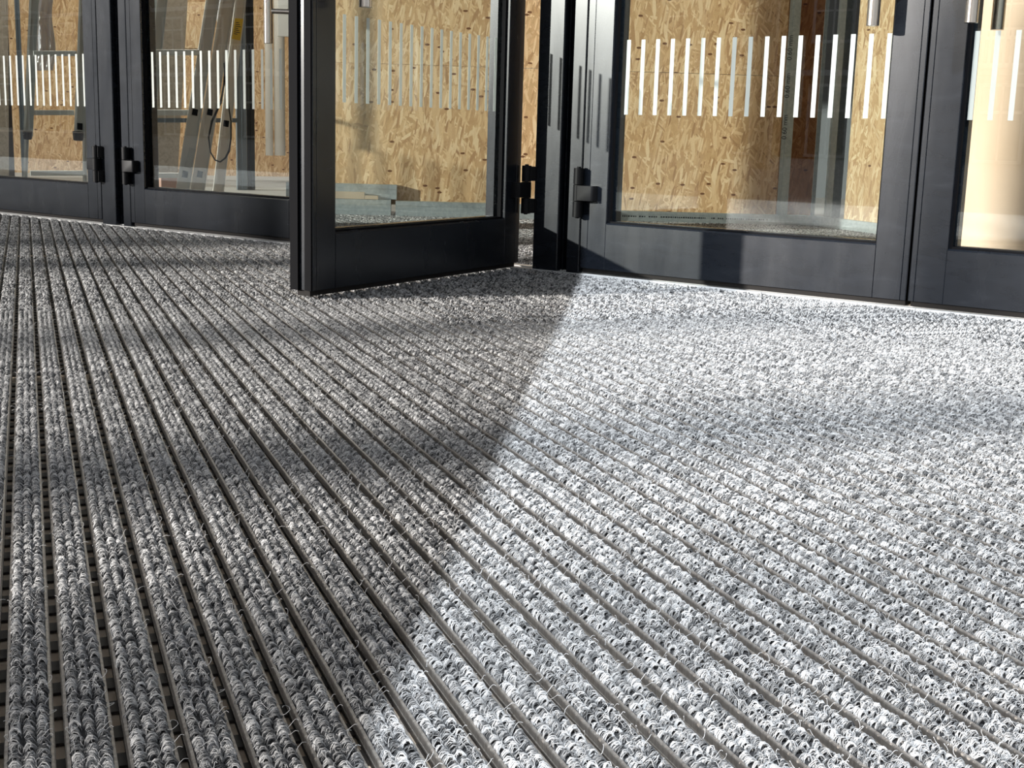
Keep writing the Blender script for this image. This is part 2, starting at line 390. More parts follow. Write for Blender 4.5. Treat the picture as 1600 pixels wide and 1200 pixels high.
    me.polygons.add(len(faces)); me.polygons.foreach_set('loop_start', (np.arange(len(faces)) * 4).astype(np.int32))
    me.materials.append(M_YARN); me.materials.append(M_BACKING)
    mi = np.zeros(len(faces), np.int32); mi[nb:] = 1; me.polygons.foreach_set('material_index', mi)
    sm = np.ones(len(faces), bool); sm[nb:] = False; me.polygons.foreach_set('use_smooth', sm)
    at_ = me.attributes.new('tone', 'FLOAT', 'POINT'); at_.data.foreach_set('value', tones.astype(np.float32))
    me.update(calc_edges=True); return me
CARPET = {}
def carpet(npc, lod):
    v = len([1 for q in range(3) if (npc, lod, q) in CARPET]); q = random.randrange(2 if npc > 2 else 3)
    if (npc, lod, q) not in CARPET: CARPET[(npc, lod, q)] = carpet_mesh(100 * npc + 10 * lod + q, npc, lod)
    return CARPET[(npc, lod, q)]
# local frame of a strip: x across (+T), y along (+S)
def profile_mesh():
    m = MB(); a = -.0030; b = CW + .0030
    sec = [(a, -.0155), (b, -.0155), (b, -.0044), (b - .0003, -.0034), (b - .0022, -.0030), (b - .0026, -.0036), (b - .0026, -.0110), (a + .0026, -.0110),
           (a + .0026, -.0036), (a + .0022, -.0030), (a + .0003, -.0034), (a, -.0044)]
    m.sweep(sec, (0, .0006, 0), (0, LEN - .0006, 0), (1, 0, 0), (0, 0, 1))
    # little foot ridge half way down each flank
    for x in (a - .0006, b): m.box((x, .0006, -.0105), (x + .0006, LEN - .0006, -.0095))
    o = m.build('aluminium_profile', M_PROF); me = o.data; bpy.data.objects.remove(o); return me
def link_mesh():
    m = MB(); x0 = CW + .0030; x1 = PITCH - .0030; per = .0420; z0, z1 = -.0145, -.0125
    n = int(LEN / per)
    for i in range(n - 1):
        y = i * per
        m.box((x0, y + .0005, z0), (x1, y + .0190, z1))
        # rounded ends of the slot
        for yy, sg in ((y + .0190, 1), (y + per + .0005, -1)):
            m.prism([(x0, yy), (x0 + .0014, yy), (x0, yy + sg * .0016)], z0, z1)
            m.prism([(x1, yy), (x1 - .0014, yy), (x1, yy + sg * .0016)], z0, z1)
    m.box((x0, 0, z0), (x0 + .0007, LEN - .012, z1)); m.box((x1 - .0007, 0, z0), (x1, LEN - .012, z1))
    o = m.build('link_strip', M_LINK); me = o.data; bpy.data.objects.remove(o); return me
PROFILE = profile_mesh(); LINK = link_mesh()
def panel_label(k, i):
    return PANEL_LABELS.get((k, i), 'grey carpet and aluminium strip mat panel, row %d' % k)
def seen(p, mg=60):
    d = p - CAM; z = d.dot(FWD)
    if z < .25: return False
    x = 800 + FPX * d.dot(RGT) / z; y = 600 - FPX * d.dot(UPV) / z
    return -mg - 300 / z < x < 1600 + mg + 300 / z and y < 1200 + 250 / z and y > 200
BREAK = -1.19
blocks = [(-2.136, -1.072, 'a'), (-1.072, -.008, 'b'), (-.008, 1.056, 'c'), (1.056, 2.234, 'd')]
special = {}                     # strips whose carpet joint sits elsewhere, as the photo shows
LBL = {('a', -1): 'near mat panel at the left edge, brown floor showing in its gaps',
       ('a', 0): 'mat panel reaching the left pair of closed doors, beyond the dark joint',
       ('b', -1): 'near mat panel crossed by the long slanting shadow edge',
       ('b', 0): 'mat panel under and left of the open door',
       ('c', -1): 'mat panel on the bright right side in front of the closed doors',
       ('c', 0): 'mat panel running beneath the middle of the doors into the lobby',
       ('a', 1): 'far left mat panel beneath the leftmost door', ('b', 1): 'mat panel inside the lobby behind the left doors',
       ('c', 1): 'lobby mat panel by the low metal profiles', ('d', -1): 'lobby mat panel behind the right closed doors',
       ('d', 0): 'lobby mat panel at the foot of the strand board wall'}
nstrip = 0
for (ta, tb, bn) in blocks:
    n0 = round((ta - T0) / PITCH); n1 = round((tb - T0) / PITCH)
    for k in (-1, 0, 1):
        s0 = BREAK + k * LEN; rootp = None
        for i in range(n0, n1):
            t = T0 + i * PITCH
            vis = False
            for u in np.linspace(0, LEN, 8):
                p = st(s0 + u, t + .015)
                wl = (p - Vector((-.70, 2.90, 0))).dot(Vector((-.649, .761, 0)))     # behind the board wall?
                w2 = (p - Vector((-.654, 2.908, 0))).dot(Vector((.532, .847, 0)))
                if seen(p) and wl < .15 and w2 < .15 and not (p.y > .05 and p.x < -5): vis = True
            if not vis: continue
            if rootp is None:
                rootp = empty('entrance_mat', st(s0, ta, 0))
                tag(rootp, LBL.get((bn, k), 'grey ribbed mat panel'), 'floor mat', 'panels of the strip entrance mat')
                rootp.rotation_euler = (0, 0, 0); base = Vector(rootp.location)
            shift = 0.0
            P = bpy.data.objects.new('aluminium_profile', PROFILE); COL.objects.link(P); P.parent = rootp
            P.location = st(s0, t) - base; P.rotation_euler = (0, 0, math.atan2(T.y, T.x))     # local x runs along T, local y along S
            def level(j):
                best = 2
                for u in np.linspace(0, PIECE, 5):
                    for dt in (0, CW):
                        p = st(s0 + j * PIECE + u, t + dt); d = p - CAM; z = d.dot(FWD)
                        if z < .3: continue
                        x = 800 + FPX * d.dot(RGT) / z; y = 600 - FPX * d.dot(UPV) / z
                        if -25 < x < 1625 and 250 < y < 1230 and p.y < .1: best = min(best, 0 if d.length < 2.75 else 1)
                return best
            cut = {(28, -1): 2, (32, -1): 3, (23, 0): 3}.get((i, k), -1)
            if bn == 'a' or t < -.9: P.scale = (1, .9972, 1)
            lv = [level(j) for j in range(6)]; j = 0
            while j < 6:
                e = j
                while e < 6 and lv[e] == lv[j] and (e != cut or e == j): e += 1
                C = bpy.data.objects.new('carpet_insert', carpet(e - j, lv[j])); COL.objects.link(C); C.parent = P
                if random.random() < .5: C.location = (CW, e * PIECE, 0); C.rotation_euler = (0, 0, math.pi)
                else: C.location = (0, j * PIECE, 0)
                if cut in (j, e): C.scale = (1, 1 - .0042 / ((e - j) * PIECE), 1)
                j = e
            K_ = bpy.data.objects.new('link_strip', LINK); COL.objects.link(K_); K_.parent = P
            K_.location = (0, .001 + ((i * 37) % 10) * .0009, 0)
            nstrip += 1
print('strips', nstrip)

# ------------------------------------------------------------------ threshold, posts, header
m = MB(); m.box((-5.0, -.008, -.02), (4.0, .085, .0030)); m.box((-5.0, .02, .003), (4.0, .03, .006))
struct(m.build('trim_threshold', M_THRESH, bevel=.001), 'bright aluminium threshold strip running under all the doors', 'threshold')
def post(name, x0, g0, g1, x1, label):
    r = empty(name, ((x0 + x1) / 2, 0, 0)); ox = (x0 + x1) / 2; struct(r, label, 'door frame post')
    for a, b in ((x0, g0), (g1, x1)):
        m = MB(); c = .0025
        m.prism([(a - ox + c, 0), (b - ox - c, 0), (b - ox, c), (b - ox, .075), (a - ox, .075), (a - ox, c)], .003, 2.3)
        m.build('frame_profile', M_FRAME, r)
    m = MB(); m.box((g0 - ox, .038, .003), (g1 - ox, .070, 2.3)); m.build('joint_strip', M_BLACK, r)
    # slim bead standing in the joint
    m = MB(); m.box((g0 - ox + .006, .02, .003), (g0 - ox + .0085, .038, 2.3)); m.build('joint_bead', M_FRAME, r)
    return r
post('trim_1', -2.436, -2.345, -2.297, -2.249, 'dark double frame post between the leftmost closed door and its neighbour')
post('trim_2', -.263, -.171, -.137, -.091, 'dark double frame post behind the hinges of the open door')
post('trim_3', 1.912, 2.0, 2.035, 2.085, 'dark double frame post at the right end of the doors')
post('trim_4', -4.6, -4.51, -4.47, -4.43, 'dark double frame post at the far left end of the doors')
m = MB(); m.box((-8, .0, 2.205), (6, .075, 2.34)); struct(m.build('trim_5', M_FRAME), 'dark header rail over the doors', 'door header')
m = MB(); m.box((-8, .0, 2.34), (6, .25, 6)); m.box((2.085, 0, 0), (6, .2, 2.34)); m.box((-8, 0, 0), (-6.6, .2, 2.34))
struct(m.build('wall_front', M_SOFFIT), 'grey metal front wall above and beside the doors', 'wall')

r = empty('window_1', (-5.6, 0, 0)); struct(r, 'fixed glass screen left of all the doors', 'window')
m = MB(); m.box((-1, 0, .003), (1, .06, .157)); m.box((-1, 0, .157), (-.93, .06, 2.2)); m.box((.93, 0, .157), (.998, .06, 2.2)); m.build('window_frame', M_FRAME, r)
m = MB(); m.box((-.93, .026, .157), (.93, .034, 2.2)); m.build('glass_pane', M_GLASS, r)
# ------------------------------------------------------------------ door leaves
W = .995; SW = .088; TH = .065; RZ = .157; ZB = .0205; ZT = 2.195
def leaf(name, sx, loc, rz, label, stripes, hinge_rot=0, outer_handle=True, first=.119, step=.0478):
    """sx=+1: free end towards local +x, -1 towards -x; outside face y=0, depth +y"""
    r = empty(name, loc, rz); struct(r, label, 'door'); X = lambda u: sx * u
    def stile(u0, u1, groove_u, inner):
        m = MB(); c = .0015; g = .0012
        pts = [(u0, TH), (u0, c), (u0 + c, 0), (groove_u - g, 0), (groove_u, .0025), (groove_u + g, 0), (u1 - c, 0), (u1, c), (u1, TH)]
        m.prism([(X(a), b) for a, b in pts], ZB, ZT)
        return m.build('stile', M_FRAME, r)
    stile(.0, SW, .0245, SW); stile(W - SW, W, W - .0145, W - SW)
    a, b = X(SW + .0006), X(W - SW - .0006)
    m = MB(); m.sweep([(0, ZB), (TH, ZB), (TH, RZ - .004), (.034, RZ - .004), (.030, RZ), (.006, RZ), (0.0, RZ - .004)], (a, 0, 0), (b, 0, 0), (0, 1, 0), (0, 0, 1)); m.build('bottom_rail', M_FRAME, r)
    m = MB(); m.box((a, 0, ZT - .1), (b, TH, ZT)); m.build('top_rail', M_FRAME, r)
    m = MB()
    for (u0, u1, z0, z1) in ((SW, SW + .006, RZ, ZT - .1), (W - SW - .006, W - SW, RZ, ZT - .1), (SW + .006, W - SW - .006, RZ, RZ + .005), (SW + .006, W - SW - .006, ZT - .106, ZT - .1)):
        m.box((X(u0), .012, z0), (X(u1), .024, z1))
    m.build('glazing_gasket', M_BLACK, r)
    m = MB()
    for (u0, u1, z0, z1) in ((SW, SW + .012, RZ, ZT - .1), (W - SW - .012, W - SW, RZ, ZT - .1)):
        m.box((X(u0), .0345, z0), (X(u1), TH - .004, z1))
    m.box((X(SW), .0345, RZ - .004), (X(W - SW), TH - .004, RZ + .006)); m.build('glazing_bead', M_FRAME, r)
    m = MB(); m.box((X(SW), .0245, RZ - .0035), (X(W - SW), .0335, ZT - .101)); gp = m.build('glass_pane', M_GLASS, r)
    k = 0; u = first
    while u + .0125 < W - SW - .004 and k < stripes:
        m = MB(); m.box((X(u), .0238, .4685), (X(u + .0125), .0245, .6765)); m.build('frosted_stripe', M_FILM, gp)
        u += step; k += 1
    m = MB(); m.box((X(.004), .012, .0065), (X(W - .004), .05, ZB)); m.build('brush_seal', M_BRUSH, r)
    # free-edge rebate and seals
    m = MB(); e = W + .0005
    m.box((X(e), .0015, ZB), (X(e + .005), .021, ZT)); m.box((X(e), .040, ZB), (X(e + .007), .0635, ZT)); m.build('edge_seal', M_BLACK, r)
    # pull handles: a bar held off the stile on slanted arms
    def handle(ys, z0, z1, arms):
        m = MB(); yb = ys + (-.065 if ys < .03 else .065); ub = W - .116
        m.tube((X(ub), yb, z0), (X(ub), yb, z1), .0155, 28)
        for z in arms:
            m.tube((X(ub + .004), yb, z), (X(W - .040), ys, z), .0090, 18)
            m.tube((X(W - .040), ys + (.0 if ys < .03 else 0), z), (X(W - .040), ys + (-.006 if ys < .03 else .006), z), .014, 18)
        return m.build('pull_handle', M_STEEL, r, smooth=True, bevel=.0008)
    handle(0, .687, 1.75, (.795, 1.64))
    if name != 'door_1': handle(TH, .687, 1.75, (.795, 1.64))
    # three-knuckle hinges carried on the frame side
    for hz in (.17, 1.95):
        m = MB(); y = -.020; x = X(-.0005)
        m.tube((x, y, hz), (x, y, hz + .0465), .0145, 24); m.tube((x, y, hz + .0475), (x, y, hz + .0945), .0150, 24); m.tube((x, y, hz + .0955), (x, y, hz + .143), .0145, 24)
        m.prism([(X(0), -.0345), (X(.050), -.0285), (X(.054), -.0255), (X(.056), -.018), (X(.056), 0), (X(.012), 0), (X(.010), -.010), (X(0), -.012)], hz + .049, hz + .093)
        m.tube((x, y, hz - .003), (x, y, hz + .147), .0060, 14)
        m.build('hinge', M_HINGE, r, smooth=True, bevel=.0008)
    for hz in (.17, 1.95):
        # frame plates of the hinge
        m = MB(); c_, s_ = math.cos(-hinge_rot), math.sin(-hinge_rot)
        for z in (hz + .002, hz + .098):
            pts = [(X(-.0175), -.022), (X(-.004), -.024), (X(-.001), -.006), (X(-.003), .0), (X(-.026), .0), (X(-.024), -.008)]
            if hinge_rot:
                px_, py_ = X(-.0005), -.020
                pts = [(px_ + (a_ - px_) * c_ - (b_ - py_) * s_, py_ + (a_ - px_) * s_ + (b_ - py_) * c_) for a_, b_ in pts]
            m.prism(pts, z, z + .043)
        m.build('hinge_plate', M_HINGE, r, bevel=.001)
    return r
leaf('door_1', -1, (-2.4395, 0, 0), 0, 'leftmost closed glass door with dark frame, ladder rungs behind its glass', 17)
leaf('door_6', 1, (-4.427, 0, 0), 0, 'closed glass door beyond the left edge of the photo', 17)
leaf('door_2', 1, (-2.2455, 0, 0), 0, 'closed glass door left of the open one, leaning ladder rails behind it', 17)
TH_O = math.radians(97.4)
# leaf rotated about the knuckle pin
piv = Vector((-.279, -.020, 0)); off = Matrix.Rotation(TH_O, 3, 'Z') @ Vector((.0005, .020, 0))
leaf('door_3', -1, piv + off, TH_O, 'glass door standing open towards the mat, its near face in black shade', 17, hinge_rot=TH_O)
leaf('door_4', 1, (-.0875, 0, 0), 0, 'closed glass door right of the centre post, bright strand board behind it', 17)
leaf('door_5', -1, (1.909, 0, 0), 0, 'rightmost closed glass door with a cream sheet behind its glass', 17)

# ------------------------------------------------------------------ added canopy and columns, street side
dB = Vector((.524, -.852, 0))
p0 = Vector((-.074, 0, 0)); pe = p0 + dB * 6.2
m = MB(); m.prism([(p0.x, p0.y), (pe.x, pe.y), (-7, pe.y), (-7, 0)], 3.3, 3.45)  # unseen slab added so its edge cuts the second beam along the slanting line
struct(m.build('ceiling_light_blocker', M_SOFFIT), 'unseen canopy slab added to keep the second beam off the left part', 'canopy')
# unseen round columns added far out for the soft shadow bands on the mat
def column(q, dist, wdt, label):
    u = Vector((.522, .853, 0)); v = Vector((.853, -.522, 0)); p = v * q - u * dist
    r = MB(); r.tube((0, 0, -.002), (0, 0, 5.4), wdt / 2, 20); r.tube((0, 0, -.002), (0, 0, .03), wdt / 2 + .05, 20)
    o = r.build('shadow_column', M_SOFFIT); o.location = p; struct(o, label, 'column')
column(.88, 19, .17, 'slim unseen column added for its shadow, third along')
column(1.88, 17, .27, 'thick unseen column added for its shadow, last along')
column(2.50, 26, .26, 'slim unseen column added for its shadow, farthest right of the row')
column(-.50, 19, .28, 'unseen round column added for its shadow, second along')
column(-1.22, 21, .30, 'unseen round column added for its shadow, first along')
# buildings across the street, seen only as reflections
M_WALLA = mat('street_render', (.60, .48, .44), .8); M_WALLB = mat('street_brick', (.16, .12, .11), .85); M_WALLC = mat('dark_street_render', (.07, .065, .06), .85); M_TRIMW = mat('white_window_trim', (.95, .93, .93), .6)
def building(x0, x1, y, h, mat_, label, fl=2.8, seed=0):
    g = random.Random(seed); cx = (x0 + x1) / 2; r = empty('building', (cx, y, 0)); tag(r, label, 'building', 'buildings across the street')
    m = MB(); m.box((x0 - cx, -8, -.002), (x1 - cx, 0, h)); m.build('wall', mat_, r)
    n = int((x1 - x0) / 2.6); dx = (x1 - x0) / n
    for f in range(int(h / fl)):
        m = MB(); z = f * fl
        m.box((x0 - cx, 0, z + 2.55), (x1 - cx, .12, z + 2.72)); m.build('cornice', M_TRIMW, r)
        for i in range(n):
            a = x0 - cx + i * dx + dx * .22; b = a + dx * .52
            m = MB(); z0 = z + (.0 if f == 0 else .75); z1 = z + 2.3; t = .09
            m.box((a, 0, z0), (a + t, .06, z1)); m.box((b - t, 0, z0), (b, .06, z1)); m.box((a, 0, z1 - t), (b, .06, z1)); m.box((a, 0, z0), (b, .10, z0 + t)); m.box(((a + b) / 2 - .03, 0, z0), ((a + b) / 2 + .03, .05, z1))
            m.box((a, 0, z0 + (z1 - z0) * .62), (b, .05, z0 + (z1 - z0) * .66))
            wf = m.build('window_frame', M_TRIMW, r)
            m = MB(); m.box((a + t, .0, z0 + t), (b - t, .02, z1 - t)); m.build('window_pane', M_WINGLASS, wf)
            if f > 0 and i % 3 == 1:
                m = MB(); m.box((a - .5, 0, z - .1), (b + .5, 1.0, z + .02))
                for q in range(13):
                    xx = a - .5 + (b - a + 1.0) * q / 12; m.box((xx - .04, .94, z + .02), (xx + .04, .98, z + .95))
                m.box((a - .5, .93, z + .93), (b + .5, 1.0, z + .99)); m.build('balcony', M_TRIMW, r)
    return r
building(-60, -22.5, -34, 8.4, M_WALLC, 'dark rendered street building at the left, seen mirrored in the door glass', seed=1)
building(-22, -8.5, -36, 7.6, M_WALLB, 'brown street building in the middle, seen mirrored in the door glass', seed=2)
building(-8, 6, -35, 8.4, M_WALLA, 'pale rendered street building at the right, seen mirrored in the door glass', seed=3)

# ------------------------------------------------------------------ boarded lobby
M_DARKW = mat('dark_lobby_wall', (.05, .055, .06), .6)
def board(name, P, D, length, z0, z1, material, thick=.018, parent=None, back=True):
    """upright sheet from P along D; its own local x/y lie in its face so the strand pattern sits flat"""
    D = Vector((D[0], D[1], 0)).normalized(); nrm = Vector((-D.y, D.x, 0)) * (1 if back else -1)
    m = MB(); m.box((0, 0, 0), (length, z1 - z0, -thick))
    o = m.build(name, material, parent)
    X_ = D; Y_ = Vector((0, 0, 1)); Z_ = X_.cross(Y_)
    M4 = Matrix(((X_.x, Y_.x, Z_.x, P[0]), (X_.y, Y_.y, Z_.y, P[1]), (X_.z, Y_.z, Z_.z, z0), (0, 0, 0, 1)))
    o.matrix_world = M4; return o
W1a = Vector((-2.66, 1.235, 0)); W1D = Vector((1.9, 1.62, 0)).normalized(); W2D = Vector((.847, -.532, 0)).normalized(); CN = Vector((-.654, 2.908, 0))
W1D = (CN - W1a).normalized()
e1 = onv(1211, 340, W1a, W1D); len1 = (Vector((e1.x, e1.y, 0)) - W1a).length
zs = onv(640, 101, W1a, W1D).z
r = empty('wall_back', W1a); struct(r, 'strand board wall of the lobby, angled away behind the open door', 'wall'); r.location = (0, 0, 0)
board('lower_board', W1a, W1D, len1, .0505, zs - .001, M_OSB, parent=r)
board('upper_board', W1a, W1D, len1, zs + .001, 2.78, M_OSB, parent=r)
r = empty('wall_right', (0, 0, 0)); struct(r, 'strand board wall of the lobby behind the right end of the glass', 'wall')
e2 = onv(1318, 346, CN, W2D); a2 = (Vector((e2.x, e2.y, 0)) - CN).length
board('board', CN + W2D * a2, W2D, 3.6 - a2, .0505, 2.78, M_OSBPALE, parent=r)
# floor tracks
def track(name, P, D, a, b, h, label, z=0.0, dep=.05, lip=.004, material=None, kind_cat='metal track'):
    D = Vector((D[0], D[1], 0)).normalized(); n = Vector((D.y, -D.x, 0))   # towards the camera side
    m = MB(); p = Vector((P[0], P[1], z))
    m.sweep([(0, 0), (.006, 0), (.006, h * .30), (.0055, h * .34), (.0055, h * .66), (.006, h * .70), (.006, h - .002), (.004, h), (-dep, h), (-dep, 0)], p + D * a, p + D * b, n, (0, 0, 1))
    o = m.build(name, material or M_GALV); tag(o, label, kind_cat); return o
track('metal_track', W1a, W1D, .95, (CN - W1a).length, .050, 'galvanised floor track along the foot of the long strand board wall', material=M_GALV, dep=.02)
ts = onv(972, 338, W1a, W1D); te = onv(1200, 341, W1a, W1D); la0 = (Vector((ts.x, ts.y, 0)) - W1a).dot(W1D); la1 = (Vector((te.x, te.y, 0)) - W1a).dot(W1D)
m = MB(); tn = Vector((W1D.y, -W1D.x, 0)); u = la0; rr_ = random.Random(4)
while u < la1:
    w_ = rr_.uniform(.004, .010)
    if rr_.random() < .85: m.sweep([(.0058, .020), (.0063, .020), (.0063, .027), (.0058, .027)], W1a + W1D * u, W1a + W1D * (u + w_), tn, (0, 0, 1))
    u += w_ + .004
m.build('track_print', M_PRINT, bpy.data.objects['metal_track'])
track('metal_track', CN, W2D, 0, 3.4, .050, 'galvanised floor track running right from the lobby corner', dep=.02)
track('metal_profile', W1a + Vector((.02, -.06, 0)), W1D, 0.0, .52, .076, 'galvanised profile lying on the lobby floor, left of the two end to end', dep=.05, kind_cat='metal profile')
track('metal_profile', W1a + Vector((.035, -.05, 0)), W1D, .525, 1.5, .072, 'galvanised profile lying on the lobby floor, right of the two end to end', dep=.05, kind_cat='metal profile')
pu = onv(625, 300, W1a, W1D); au = (Vector((pu.x, pu.y, 0)) - W1a).length
track('metal_profile', W1a + Vector((.01, -.035, 0)), W1D, 0, au, .072, 'short galvanised profile lying on top of the left floor profile', z=.0765, dep=.028, kind_cat='metal profile')
for (xa, xb, hh, lb) in ((527, 577, .034, 'raw board offcut resting on the profiles, taller piece at the left'), (577.5, 598, .018, 'small flat board offcut resting on the profiles')):
    a_ = onv(xa, 309, W1a, W1D); b_ = onv(xb, 309, W1a, W1D); la = (Vector((a_.x, a_.y, 0)) - W1a).dot(W1D); lc = (Vector((b_.x, b_.y, 0)) - W1a).dot(W1D)
    n = Vector((W1D.y, -W1D.x, 0)); m = MB(); m.sweep([(0, 0), (.015, 0), (.015, hh), (0, hh)], W1a + W1D * max(la, -.1) + Vector((.018, -.052, .0765)), W1a + W1D * lc + Vector((.018, -.052, .0765)), n, (0, 0, 1))
    tag(m.build('board_offcut', M_CARD), lb, 'board offcut')
# studs near the corner
def stud(px0, px1, py, P, D, label, prt=False, material=None):
    a = onv(px0, py, P, D); b = onv(px1, py, P, D); D = Vector((D[0], D[1], 0)).normalized(); n = Vector((D.y, -D.x, 0))
    la = (Vector((a.x, a.y, 0)) - Vector((P[0], P[1], 0))).dot(D); w_ = (Vector((b.x - a.x, b.y - a.y, 0))).length
    m = MB(); o0 = Vector((P[0], P[1], 0)) + D * la
    pts = [(0, 0), (0, -.004), (w_ * .12, -.004), (w_ * .16, -.002), (w_ * .30, -.002), (w_ * .34, -.004), (w_, -.004), (w_, .046), (w_ - .002, .046), (w_ - .002, 0)]
    m.prism([((o0 + D * u - n * v)[0], (o0 + D * u - n * v)[1]) for u, v in pts], .004, 2.78)
    o = m.build('metal_stud', material or M_GALV); tag(o, label, 'metal stud')
    return o, o0, D, n, w_
sd, o0, sD, sn, sw = stud(1212, 1229, 345, W1a, W1D, 'galvanised stud with a printed size mark at the end of the long board wall')
stud(1265, 1271, 350, W1a, W1D, 'thin galvanised stud just left of the lobby corner')
stud(1287, 1299, 350, CN, W2D, 'galvanised stud just right of the lobby corner')
# printed size mark on the stud
for zz in (.42, .62, .80):
    cu = bpy.data.curves.new('print', 'FONT'); cu.body = '0.60 mm'; cu.size = .034; cu.extrude = .0002; cu.align_x = 'LEFT'
    to = bpy.data.objects.new('size_print', cu); COL.objects.link(to); cu.materials.append(M_PRINT); bpy.context.view_layer.update()
    p = o0 + sD * (sw * .44) + sn * .0045; me_ = bpy.data.meshes.new_from_object(to); bpy.data.objects.remove(to); to = bpy.data.objects.new('size_print', me_); COL.objects.link(to); X_ = Vector((0, 0, 1)); Z_ = sn; Y_ = Z_.cross(X_)
    to.matrix_world = Matrix(((X_.x, Y_.x, Z_.x, p.x), (X_.y, Y_.y, Z_.y, p.y), (X_.z, Y_.z, Z_.z, zz), (0, 0, 0, 1))); to.parent = sd
# board with shade tinted into its colour behind the opening and dark wall further in
bk = CN - W2D.cross(Vector((0, 0, 1))).normalized() * -.0
bD = Vector((.85, .53, 0)).normalized(); 
tag(board('strand_board', onv(1205, 345, (-1.3, 3.5), bD).xy, bD, (onv(1266, 345, (-1.3, 3.5), bD) - onv(1205, 345, (-1.3, 3.5), bD)).xy.length, -.002, 2.7, M_OSBSHADE), 'strand board, shade tinted into its colour, standing in the opening beside the printed stud', 'board')
m = MB(); m.box((-9.5, 6.2, -.002), (6, 6.4, 2.8)); m.box((-12, .25, -.002), (-11.8, 6.4, 2.8)); m.box((5.8, .2, -.002), (6, 6.4, 2.8)); struct(m.build('wall_rear', M_DARKW), 'dark wall deep behind the lobby boards', 'wall')
m = MB(); m.box((-12, .25, 2.8), (6, 6.4, 2.95)); struct(m.build('ceiling', M_CEIL), 'pale ceiling of the lobby', 'ceiling')
# cream sheet behind the rightmost door
cq = onv(1408, 380, CN, W2D); ca = (Vector((cq.x, cq.y, 0)) - CN).length; cn_ = Vector((W2D.y, -W2D.x, 0))
tag(board('cream_board', CN + W2D * ca + cn_ * .09, W2D, 2.0, .004, 2.6, M_CREAM), 'plain cream board standing behind the rightmost door', 'board')

# ------------------------------------------------------------------ left part: store of ladders and boards
W0P = S * 7.77
r = empty('wall_left', (0, 0, 0)); struct(r, 'strand board wall behind the ladders', 'wall')
board('board', W0P + T * -4.2, T, 7.0, -.002, 2.78, M_OSB, parent=r)
def P3(px, py, s): return at(px, py, s)
def leaning(name, s, quad, thick, material, label, cat):
    """flat plank whose four corners (TL,TR,BR,BL) are given as seen, bottom corners dropped to the floor"""
    tl, tr, br, bl = [P3(x, y, s_) for (x, y), s_ in zip(quad, (s + .12, s + .12, s, s))]
    X_ = (br - bl).normalized(); Yd = ((tl + tr) / 2 - (bl + br) / 2).normalized(); Z_ = X_.cross(Yd).normalized(); Y_ = Z_.cross(X_)
    inv = Matrix((X_, Y_, Z_)); loc = [inv @ (q - bl) for q in (bl, br, tr, tl)]
    m = MB(); m.add([(q.x, q.y, 0) for q in loc] + [(q.x, q.y, -thick) for q in loc], [(0, 1, 2, 3), (7, 6, 5, 4), (0, 4, 5, 1), (1, 5, 6, 2), (2, 6, 7, 3), (3, 7, 4, 0)])
    o = m.build(name, material); o.matrix_world = Matrix(((X_.x, Y_.x, Z_.x, bl.x), (X_.y, Y_.y, Z_.y, bl.y), (X_.z, Y_.z, Z_.z, bl.z), (0, 0, 0, 1)))
    return tag(o, label, cat)
def rail_part(root, pts, wpx, s, s2, name='rail', holes=(), material=None):
    """C-shaped ladder rail between two seen points; bright front flange on its left"""
    (x0, y0), (x1, y1) = pts; a = P3(x0, y0, s); b = P3(x1, y1, s2)
    wdt = (P3(x0 + wpx, y0, s) - a).length
    m = MB(); side = T; ax = (b - a).normalized(); side = (side - ax * side.dot(ax)).normalized(); dn = ax.cross(side)
    if dn.dot(S) > 0: dn = -dn                          # dn points to the camera
    m.sweep([(-wdt * .5, -.010), (-wdt * .5, .014), (-wdt * .5 + .012, .014), (-wdt * .5 + .012, 0), (wdt * .5 - .006, 0), (wdt * .5 - .006, .010), (wdt * .5, .010), (wdt * .5, -.010)], a - Vector(root.location), b - Vector(root.location), side, dn)
    o = m.build(name, material or M_ALU, root)
    for f in holes:
        c = a.lerp(b, f) - Vector(root.location); hm = MB(); hm.bar(c - ax * .018 + dn * .0012, c + ax * .018 + dn * .0012, .030, .0022, side); hm.build('rung_socket', M_BLACK, o)
    return o
# --- ladder behind the leftmost door
rt = P3(85, 300, 4.0); rt.z = 0; la = empty('ladder', rt); tag(la, 'aluminium ladder with brown rubber feet behind the leftmost door', 'ladder')
rail_part(la, ((44, 212), (58, -110)), 15, 4.0, 4.25); rail_part(la, ((124, 214), (136, -110)), 17, 4.0, 4.25, holes=(.05,))
rail_part(la, ((39, 296), (44, 150)), 7, 4.06, 4.06, 'rear_rail'); rail_part(la, ((133, 300), (132, 150)), 7, 4.06, 4.06, 'rear_rail')
for (xa, xb, y, h) in ((52, 120, 83.5, 8), (45, 116, 176, 8), (47, 132, 270.5, 8), (52, 122, -8, 8)):
    a = P3(xa, y, 4.05); b = P3(xb, y, 4.05); hh = (P3(xa, y + h, 4.05) - a).length; m = MB(); m.bar(a - rt, b - rt, hh, .03, (0, 0, 1)); m.build('rung', M_ALU, la, bevel=.003)
for (x0, x1, y0, y1) in ((35, 51, 204, 218), (113, 131, 205, 220)):
    a = P3(x0, y0, 3.98); b = P3(x1, y1, 4.05); m = MB(); c = P3((x0 + x1) / 2, y0, 4.0) - rt; e = P3((x0 + x1) / 2, y1, 4.0) - rt; m.tube(e, c, (P3(x1, y0, 4.0) - P3(x0, y0, 4.0)).length / 2 * .85, 20, (P3(x1, y0, 4.0) - P3(x0, y0, 4.0)).length / 2); m.build('rubber_foot', M_FEET, la, bevel=.006)
